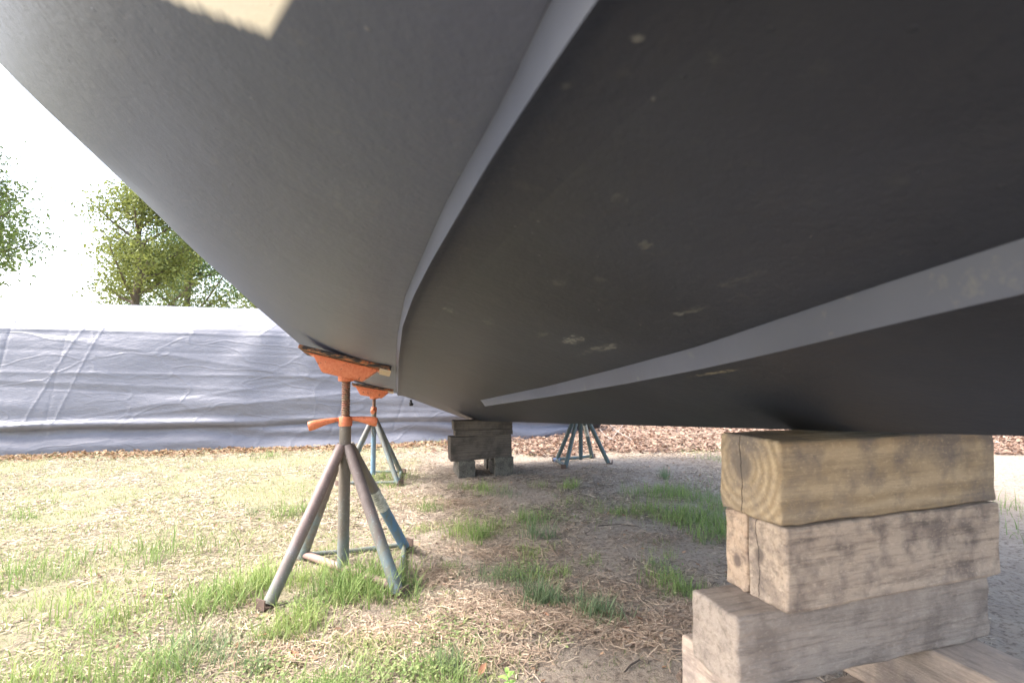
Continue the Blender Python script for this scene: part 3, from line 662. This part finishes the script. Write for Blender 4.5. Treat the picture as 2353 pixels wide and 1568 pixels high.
TR = [(-21, 19, 10, 'broad pale tree at the far left behind the others', (.15,.19,.07)), (-14.8, 23, 9, 'dim green tree behind the gap of the first two trees', (.12,.18,.07)), (-7.7, 18, 6.5, 'low bushy yellow green tree beyond the covered boat', (.20,.23,.08)), (-17, 14, 9, 'tall pale green tree beyond the covered boat, first from the left', (.16,.22,.06)), (-12.5, 17, 7.5, 'rounder yellow green tree beyond the covered boat', (.22,.25,.07)),
      (-9.5, 21, 9.5, 'slender fresh green tree far beyond the covered boat', (.13,.20,.06)), (-6.0, 24, 8, 'reddish budding tree far beyond the covered boat', (.24,.16,.08)),
      (3, 19, 9, 'dark green tree in the woods behind the leaf litter', (.07,.12,.04)), (9, 16, 8, 'bushy green tree at the right edge of the woods', (.09,.15,.05))]
for i, (x, y, h, lb, tone) in enumerate(TR): make_tree(i, (x, y, float(ground_h(x, y))), h, lb, tone)

# ------------------------------------------------------------------ ground cover
def blades(base, h, lean, width, tone, r, seg=4, flat=0.0):
    """base (n,3), h (n,), lean (n,) horizontal reach as a share of h; returns V, F, colours"""
    n_ = len(base); az = r.uniform(0, 2*np.pi, n_); d = np.stack([np.cos(az), np.sin(az), np.zeros(n_)], 1); pz_ = az+np.pi/2+r.normal(0, .5, n_); pr = np.stack([np.cos(pz_), np.sin(pz_), np.zeros(n_)], 1)
    V = []
    for k in range(seg+1):
        t = k/seg; rise = h*(t-.35*lean*t*t)*(1-flat); out = h*lean*t**1.7
        p = base+d*out[:, None]+np.array([0,0,1])*rise[:, None]; w_ = (width*(1-t**1.6)+.00015)[:, None]
        V.append(p-pr*w_); V.append(p+pr*w_)
    V = np.stack(V, 1); nv = 2*(seg+1); F_ = []
    off = (np.arange(n_)*nv)[:, None]
    for k in range(seg): F_.append(off+np.array([[2*k, 2*k+1, 2*k+3, 2*k+2]]))
    Fq = np.stack(F_, 1).reshape(-1, 4); C = np.repeat(tone, nv, 0)
    # tips a little paler, as grass is
    tt = np.tile(np.repeat(np.linspace(.8, 1.15, seg+1), 2), n_)[:, None]
    return V.reshape(-1, 3), Fq, C*tt
BARE = [(1390,1525,175,80),(1490,1235,150,42),(1130,1152,90,13),(890,1392,60,16),(1560,1560,60,60),(1400,1060,200,9)]
def bare(x, y):
    px, py = 1176+FPX*x/y, 850+FPX*CAMH/y; r = np.full(np.shape(x), 9.0)
    for (a, b, c_, d_) in BARE: r = np.minimum(r, np.hypot((px-a)/c_, (py-b)/d_))
    return r+.5*(vnoise(x*9, y*9, 4)-.5) < 1
class Pile:
    def __init__(s): s.V = []; s.F = []; s.C = []; s.n = 0
    def add(s, V, F_, C): s.V.append(V); s.F.append(F_+s.n); s.C.append(C); s.n += len(V)
    def build(s, name, mat, label, cat):
        o = mesh_obj(name, np.concatenate(s.V), np.concatenate(s.F), mat, colr=np.concatenate(s.C)); return tag(o, label, cat, None, 'stuff')
def tones(r, n_, a, b, j=.18):
    t = r.uniform(0, 1, (n_, 1)); c = np.array(a)*(1-t)+np.array(b)*t; return c*r.uniform(1-j, 1+j, (n_, 1))
def onground(x, y, dz=0): return np.stack([x, y, ground_h(x, y)+dz], 1)
G1, G2, G3 = (.20, .32, .09), (.28, .40, .12), (.17, .25, .13)
grass = Pile()
# tufts: px, py, rx, ry (px of the photograph), blade height px, count, tone
TUFT = [(600,1340,32,26,85,420,1),(540,1370,50,30,80,400,0),(685,1178,32,12,48,260,0),(605,1175,22,7,26,140,2),(690,1425,50,22,70,420,1),(712,1318,28,14,55,300,1),(650,1440,25,12,50,160,0),
 (835,1355,75,22,85,900,0),(870,1325,45,18,80,500,1),(800,1330,30,12,60,200,0),(835,1465,42,14,38,320,1),(600,1505,18,12,60,150,2),(770,1560,90,25,75,700,0),(700,1590,60,20,70,300,0),(1020,1545,60,25,75,500,0),(1040,1500,40,14,60,240,2),
 (950,1202,40,7,20,240,1),(985,1162,26,7,30,200,0),(1053,1115,15,5,22,110,0),(1110,1122,28,6,28,260,1),(1160,1128,22,5,22,140,2),(1085,1218,58,10,42,480,1),(1110,1228,20,6,45,200,0),(1030,1292,18,6,28,120,1),
 (1220,1195,26,8,42,240,0),(1238,1228,14,8,60,130,2),(1225,1260,26,10,35,200,1),(1165,1310,50,10,45,420,2),(1250,1310,36,10,40,220,1),(1255,1360,36,10,66,420,2),(1375,1392,36,10,62,420,2),(1350,1280,14,6,30,90,0),
 (1240,1112,18,5,16,100,1),(1305,1118,28,6,30,220,1),(1330,1150,45,8,22,220,1),(1425,1175,45,7,28,260,0),(1520,1095,9,4,32,110,2),(1515,1130,58,10,32,700,0),(1560,1140,40,9,30,300,1),(1600,1190,65,22,42,1300,0),(1520,1180,70,14,34,700,1),(1630,1150,35,18,30,420,0),(1630,1225,30,14,44,380,0),
 (1510,1262,20,10,30,90,1),(1548,1345,34,14,48,380,0),(1520,1325,24,12,40,160,1),(1500,1290,14,8,45,60,2),(875,1092,42,6,30,360,1),(905,1112,34,6,22,260,0),(840,1108,24,5,18,120,1),(960,1012,38,3,22,240,2),(1060,1010,14,3,20,60,0),(1000,1016,24,3,16,90,1),
 (620,1050,20,4,24,160,0),(700,1120,50,10,16,160,1),(780,1250,60,12,26,260,1),(900,1265,50,12,30,240,0),(1590,1035,32,4,10,200,1),(1700,1060,60,10,24,300,0),(930,1395,22,10,36,110,1),(945,1318,18,8,42,110,2),(870,1480,60,16,30,200,1),(960,1460,30,12,40,110,2),(1130,1500,60,16,36,160,0),(1190,1420,40,10,26,90,1),
 (1800,1150,100,20,40,500,0),(1950,1100,120,14,36,400,1),(2150,1150,150,30,50,700,0),(400,1250,90,26,60,500,0),(250,1400,100,30,80,600,1),(120,1300,90,22,60,400,0),(330,1520,120,30,80,700,0),(480,1480,60,20,70,350,2),(150,1540,110,30,80,600,1),(60,1180,60,14,40,250,0)]
Gs = [(G1, (.32,.40,.16)), (G2, (.40,.46,.18)), (G3, (.27,.34,.18))]
for (px, py, rx, ry, hp, cnt, k) in TUFT:
    x, d = gpt(px, py); cnt = int(cnt*(.62 if cnt > 450 and px < 1100 else .85)); sx = rx/FPX*d; sy = ry*d*d/(FPX*CAMH)
    cx = x+rng.normal(0, .75, max(4, cnt//14))*sx; cy = d+rng.normal(0, .75, max(4, cnt//14))*sy     # clumps within the tuft
    w_ = rng.integers(0, len(cx), cnt); sp_ = .014+.22*sx
    X_ = cx[w_]+rng.normal(0, sp_, cnt); Y_ = cy[w_]+rng.normal(0, sp_, cnt)
    H_ = hp/FPX*d*(.25+.85*rng.beta(1.3, 2.0, cnt))*1.05
    a_, b_2 = Gs[k]; grass.add(*blades(onground(X_, Y_, -.004), H_, rng.uniform(.05, 1.0, cnt), np.clip(H_*.017, .0010, .0024), tones(rng, cnt, a_, b_2), rng))
# thin yellow-green lawn on the sunlit side, thinning out under the boat
n_ = 80000; Y_ = .9+6.0*rng.uniform(0, 1, n_)**.8; X_ = rng.uniform(-1.15, .10, n_)*Y_
dens = fbm(X_*1.6, Y_*1.6, 61, 4)+np.clip((-.35-X_)*.22, -.3, .28); dens2 = fbm(X_*9, Y_*9, 63, 2)
k = (dens > .50) & (dens2 > .25) & ~bare(X_, Y_); X_, Y_ = X_[k], Y_[k]; n_ = len(X_); yel = rng.uniform(0, 1, (n_, 1)) < .62
tn_ = np.where(yel, tones(rng, n_, (.42,.43,.21), (.52,.49,.30)), tones(rng, n_, (.22,.30,.09), (.30,.38,.12)))
H_ = rng.uniform(.008, .035, n_)*(1+.5*(rng.uniform(0,1,n_) > .93)); grass.add(*blades(onground(X_, Y_, -.002), H_, rng.uniform(.3, 1.4, n_), np.full(n_, .0017), tn_, rng, 3))
n_ = 9000; Y_ = 1.2+5.5*rng.uniform(0, 1, n_); X_ = rng.uniform(-.2, .75, n_)*Y_; k = fbm(X_*2.4, Y_*2.4, 91, 3) > .53; X_, Y_ = X_[k], Y_[k]; n_ = len(X_)
grass.add(*blades(onground(X_, Y_, -.002), rng.uniform(.008, .03, n_), rng.uniform(.2, 1.2, n_), np.full(n_, .001), tones(rng, n_, (.20,.26,.10), (.34,.36,.18)), rng, 3))
grass.build('grass', M_grass, 'green grass tufts and thin lawn growing on the soil under and beside the boat', 'grass')
# clover-like weeds
cl = Pile(); CL = [(925,1340,30,18,500),(720,1380,45,24,500),(1200,1300,70,20,500),(1090,1210,50,14,400),(1020,1440,110,40,500),(700,1560,120,30,700),(950,1520,110,30,700),(1250,1180,40,14,260),(1000,1010,40,4,160),(1590,1030,60,8,260),(1480,990,30,4,120),(640,1500,50,20,240),(1340,1050,20,3,24),(1385,1048,10,3,24),(1280,1190,60,20,260),(1520,1300,30,18,200),(860,1220,120,20,400),(300,1450,220,60,900),(1290,1460,40,14,20),(1120,1015,40,4,90)]
for (px, py, rx, ry, cnt) in CL:
    x, d = gpt(px, py); X_ = x+rng.normal(0, .6, cnt)*rx/FPX*d; Y_ = np.clip(d+rng.normal(0, .6, cnt)*ry*d*d/(FPX*CAMH), .8, 12)
    c_ = onground(X_, Y_, 0)+np.stack([0*X_, 0*X_, rng.uniform(.004, .035, cnt)], 1)
    a = rng.normal(size=(cnt, 3)); a[:, 2] *= .35; a /= np.linalg.norm(a, axis=1)[:, None]; b = np.cross(a, np.array([0,0,1])+rng.normal(0, .3, (cnt, 3))); b /= np.linalg.norm(b, axis=1)[:, None]
    s_ = rng.uniform(.003, .0075, (cnt, 1))
    cl.add(np.stack([c_-a*s_, c_-b*s_*.7, c_+a*s_, c_+b*s_*.7], 1).reshape(-1, 3), np.arange(cnt*4).reshape(-1, 4), np.repeat(tones(rng, cnt, (.19,.28,.10), (.36,.42,.19)), 4, 0))
cl.build('small_weeds', M_grass, 'tiny round leaved weeds mixed through the grass', 'weeds')
# straw and pine needles lying on the soil
def lying(X_, Y_, L_, w, tone, r, bend=.15, lift=.006):
    n_ = len(X_); az = r.uniform(0, np.pi*2, n_); bd = r.normal(0, bend, n_); V = []
    for k in range(4):
        t = k/3-.5; x = X_+np.cos(az)*L_*t-np.sin(az)*L_*bd*(t*t*4); y = Y_+np.sin(az)*L_*t+np.cos(az)*L_*bd*(t*t*4)
        z = ground_h(x, y)+.0025+r.uniform(0, 1, n_)*lift+np.abs(t)*0
        pr = np.stack([-np.sin(az), np.cos(az), r.normal(0, .5, n_)], 1); p = np.stack([x, y, z], 1); V += [p-pr*w[:, None], p+pr*w[:, None]]
    V = np.stack(V, 1); off = (np.arange(n_)*8)[:, None]; F_ = np.stack([off+np.array([[2*k, 2*k+1, 2*k+3, 2*k+2]]) for k in range(3)], 1).reshape(-1, 4)
    return V.reshape(-1, 3), F_, np.repeat(tone, 8, 0)
st = Pile()
n_ = 85000; Y_ = .9+6.3*rng.uniform(0, 1, n_)**.85; X_ = rng.uniform(-1.1, .9, n_)*Y_; k = (fbm(X_*2.1, Y_*2.1, 41, 4)+.10*(rng.uniform(0, 1, n_)-.5)) > .40; k &= ~bare(X_, Y_) | (rng.uniform(0, 1, n_) < .10); X_, Y_ = X_[k], Y_[k]; n_ = len(X_)
st.add(*lying(X_, Y_, rng.uniform(.015, .08, n_), np.where(Y_ > 3, .0021, .0014), np.where(rng.uniform(0, 1, (n_, 1)) < .55, tones(rng, n_, (.62,.53,.41), (.46,.37,.27), .2), tones(rng, n_, (.21,.165,.13), (.32,.26,.205), .25)), rng))
PN = [(1480,1430,110,34,650),(1330,1400,80,24,300),(1200,1400,120,30,650),(1100,1370,90,24,420),(1010,1310,60,20,220),(1560,1390,40,24,220),(900,1440,120,30,200),(1400,1340,160,30,200),(1050,1150,120,10,260),(1250,1075,200,12,500),(1500,1230,100,14,120),(1150,1480,100,24,160),(650,1480,90,30,160),(1000,1440,100,24,240),(1350,1090,140,14,300),(1150,1260,150,20,240)]
for (px, py, rx, ry, cnt) in PN:
    x, d = gpt(px, py); cnt = int(cnt*1.1); X_ = x+rng.normal(0, .55, cnt)*rx/FPX*d; Y_ = np.clip(d+rng.normal(0, .55, cnt)*ry*d*d/(FPX*CAMH), .9, 9)
    st.add(*lying(X_, Y_, rng.uniform(.06, .13, cnt), np.full(cnt, .0013), tones(rng, cnt, (.62,.50,.38), (.30,.215,.155)), rng, .12, .014))
st.build('dry_straw', M_straw, 'dry straw and fallen pine needles scattered over the soil', 'straw')
# leaf litter: a brown bank beyond the stands, single leaves nearer
lf = Pile()
def leaves(X_, Y_, size, tone, r, lift):
    n_ = len(X_); az = r.uniform(0, 6.28, n_); tilt = r.normal(0, .35, n_); ax = np.stack([np.cos(az), np.sin(az), tilt], 1); ax /= np.linalg.norm(ax, axis=1)[:, None]
    sd_ = np.cross(np.array([0,0,1])+r.normal(0, .35, (n_, 3)), ax); sd_ /= np.linalg.norm(sd_, axis=1)[:, None]; up = np.cross(ax, sd_)
    c_ = onground(X_, Y_, 0); c_[:, 2] += .004+r.uniform(0, 1, n_)*lift; s_ = size[:, None]; cu = r.uniform(-.1, .5, (n_, 1))
    P = [c_-ax*s_, c_-ax*s_*.3, c_+ax*s_*.4, c_+ax*s_+up*s_*cu, c_-ax*s_*.35+sd_*s_*.48+up*s_*cu, c_+ax*s_*.35+sd_*s_*.42+up*s_*cu*1.2, c_-ax*s_*.35-sd_*s_*.48+up*s_*cu*.8, c_+ax*s_*.35-sd_*s_*.42+up*s_*cu]
    V = np.stack(P, 1); off = (np.arange(n_)*8)[:, None]; F_ = np.stack([off+np.array([[0,1,4,4]]) , off+np.array([[0,6,1,1]])], 1)
    Q = np.stack([off+np.array([[1,2,5,4]]), off+np.array([[2,1,6,7]])], 1).reshape(-1, 4)
    T = np.stack([off+np.array([[0,1,4]]), off+np.array([[0,6,1]]), off+np.array([[2,3,5]]), off+np.array([[2,7,3]])], 1).reshape(-1, 3)
    Q3 = np.concatenate([np.stack([Q[:, 0], Q[:, 1], Q[:, 2]], 1), np.stack([Q[:, 0], Q[:, 2], Q[:, 3]], 1), T])
    return V.reshape(-1, 3), Q3, np.repeat(tone, 8, 0)
n_ = 26000; Y_ = 5.3+8*rng.uniform(0, 1, n_)**1.3; X_ = rng.uniform(-.12, 1.05, n_)*Y_+rng.normal(0, .2, n_); edge = Y_+fbm(X_*2, Y_*2, 71, 3)*1.0
k = edge > 6.15; X_, Y_ = X_[k], Y_[k]; n_ = len(X_)
lf.add(*leaves(X_, Y_, rng.uniform(.014, .040, n_), tones(rng, n_, (.40,.28,.21), (.22,.145,.11), .35), rng, .035))
n_ = 2600; X_ = rng.uniform(-5.5, -.2, n_); Y_ = 6.05+(X_+3)*.235+rng.normal(-.12, .14, n_); lf.add(*leaves(X_, Y_, rng.uniform(.01, .03, n_), tones(rng, n_, (.46,.33,.20), (.28,.17,.11), .3), rng, .02))
n_ = 900; Y_ = .95+5.5*rng.uniform(0, 1, n_); X_ = rng.uniform(-1, .9, n_)*Y_; lf.add(*leaves(X_, Y_, rng.uniform(.005, .016, n_), tones(rng, n_, (.50,.34,.22), (.26,.16,.11), .3), rng, .01))
for (px, py, s_) in [(1420,1440,.024),(1390,1395,.026),(1520,1405,.016),(1250,1395,.02),(1110,1520,.022),(1060,1415,.018),(690,1480,.024),(1430,1425,.02),(990,1400,.015),(1470,1255,.018),(700,1560,.03),(1225,1385,.02),(620,1440,.02)]:
    x, y = gpt(px, py); lf.add(*leaves(np.array([x]), np.array([y]), np.array([s_]), tones(rng, 1, (.50,.27,.17), (.42,.22,.14)), rng, .012))
lf.build('fallen_leaves', M_leaf, 'dry brown fallen leaves, thickest on the bank beyond the stands', 'leaf litter')
# soil crumbs and grit
cr = Pile(); n_ = 30000; Y_ = .85+5.2*rng.uniform(0, 1, n_)**1.5; X_ = rng.uniform(-.9, .8, n_)*Y_; k = fbm(X_*3, Y_*3, 81, 3) > .42; X_, Y_ = X_[k], Y_[k]; n_ = len(X_)
s_ = rng.uniform(.0008, .0035, (n_, 1))*(1+1.5*(rng.uniform(0, 1, (n_, 1)) > .96)); c_ = onground(X_, Y_, .001)
P = [c_+rng.normal(0, .25, (n_, 3))*s_+np.array(o_)*s_ for o_ in [(1,0,0),(-.5,.87,0),(-.5,-.87,0),(0,0,1.0),(0,0,-1)]]
V = np.stack(P, 1).reshape(-1, 3); off = (np.arange(n_)*5)[:, None]; T = np.stack([off+np.array([t]) for t in [(0,1,3),(1,2,3),(2,0,3),(1,0,4),(2,1,4),(0,2,4)]], 1).reshape(-1, 3)
cr.add(V, T, np.repeat(tones(rng, n_, (.24,.18,.14), (.44,.35,.28), .25), 5, 0)); cr.build('soil_crumbs', M_straw, 'loose soil crumbs and small pebbles on the bare ground', 'soil')

# ------------------------------------------------------------------ small separate things
x, y = gpt(1165, 1555); z = float(ground_h(x, y)); sl = empty('seedling', (x, y, z), 'bright green broad leaved seedling alone at the edge of the bare sand', 'seedling')
mb = MB(); mb.tube([(0,0,-.005), (.002,0,.02), (.0,.0,.05)], [.0022,.002,.0012], 8); ml = Mat('seedling leaf', .5, .3); ml.color(ml.mix(ml.noise(ml.obj(), 60, 3), (.25,.42,.10), (.36,.55,.16))); mb.build('stem', ml.m, sl, smooth=True)
for k, (az, hz, ln, up_) in enumerate([(3.3,.012,.036,.35),(.2,.018,.034,.6),(2.7,.032,.034,.4),(.7,.036,.036,.8),(4.6,.026,.028,.4),(1.7,.048,.026,1.6),(5.3,.05,.02,1.4),(3.9,.05,.018,1.8)]):
    d = Vector((math.cos(az), math.sin(az), up_)).normalized(); s_ = d.cross(Vector((0,0,1))).normalized(); V = []; m_ = 7
    for i in range(m_):
        t = i/(m_-1); w_ = ln*.24*math.sin(min(1, t*1.05+.06)*math.pi)**.8+.0004; p = Vector((0,0,hz))+d*ln*t-Vector((0,0,ln*.35*t*t)); V += [p-s_*w_+Vector((0,0,w_*.3)), p-Vector((0,0,.0)), p+s_*w_+Vector((0,0,w_*.3))]
    F_ = []
    for i in range(m_-1): a = i*3; F_ += [(a,a+1,a+4,a+3),(a+1,a+2,a+5,a+4)]
    mesh_obj('leaf', V, F_, ml.m, sl, smooth=True)
def pine_cone(px, py, L_, rot, label):
    x, y = gpt(px, py); z = float(ground_h(x, y)); V = []; F_ = []; n_ = 95
    core = MB(); core.tube([(0,0,0),(0,0,L_*.5),(0,0,L_)], [L_*.14, L_*.2, L_*.04], 10)
    for i in range(n_):
        t = i/n_; a = i*2.39996; rr = L_*.34*math.sin(math.pi*(.12+.80*t))**.8; z0_ = L_*t; d = Vector((math.cos(a), math.sin(a), .25+.7*t)).normalized(); s_ = Vector((-math.sin(a), math.cos(a), 0)); n2_ = d.cross(s_)
        w_ = L_*.085*(1.1-.5*t); p0 = Vector((0,0,z0_)); tip = p0+d*rr; th_ = L_*.022
        core.add([p0+s_*w_*.4, p0-s_*w_*.4, tip-d*w_*.7-s_*w_, tip-s_*w_*.3, tip+s_*w_*.3, tip-d*w_*.7+s_*w_, tip-d*w_*.4+n2_*th_*2, tip-d*w_*.4-n2_*th_*1.2], [(0,1,6),(1,2,6),(2,3,6),(3,4,6),(4,5,6),(5,0,6),(1,0,7),(2,1,7),(3,2,7),(4,3,7),(5,4,7),(0,5,7)])
    mc = Mat('pine cone scales', .8, .2); mc.color(mc.mix(mc.noise(mc.obj(), 90, 3), (.07,.05,.04), (.26,.20,.16)))
    o = core.build('pine_cone', mc.m, None, loc=(x, y, z+L_*.30)); o.rotation_euler = rot; return tag(o, label, 'pine cone')
pine_cone(1546, 1552, .085, (1.35, .1, 1.9), 'dark pine cone lying on the soil beside the foot of the near timber stack')
pine_cone(1556, 1056, .07, (1.4, .0, 1.2), 'small dark pine cone lying on the bare soil beyond the far timber stack') if False else None
def twig(label, pts, r=.003):
    P = [Vector(G(*p)) for p in pts]; o = P[0].copy(); mb = MB(); mb.tube([p-o+Vector((0,0,.002)) for p in P], [r*(1-.5*i/len(P)) for i in range(len(P))], 7)
    tag(mb.build('twig', M_bark, None, smooth=True, loc=o), label, 'twig', 'twigs on the soil')
twig('curved twig on the sandy soil left of the near timber stack', [(1480,1500),(1460,1492),(1440,1504),(1425,1520)], .004)
twig('thin straight twig on the soil in front of the far timber stack', [(1215,1090),(1180,1084),(1150,1079)], .003)
twig('forked looking twig lying in the soil shade right of the middle grass', [(1370,1208),(1420,1204),(1462,1210)], .003)
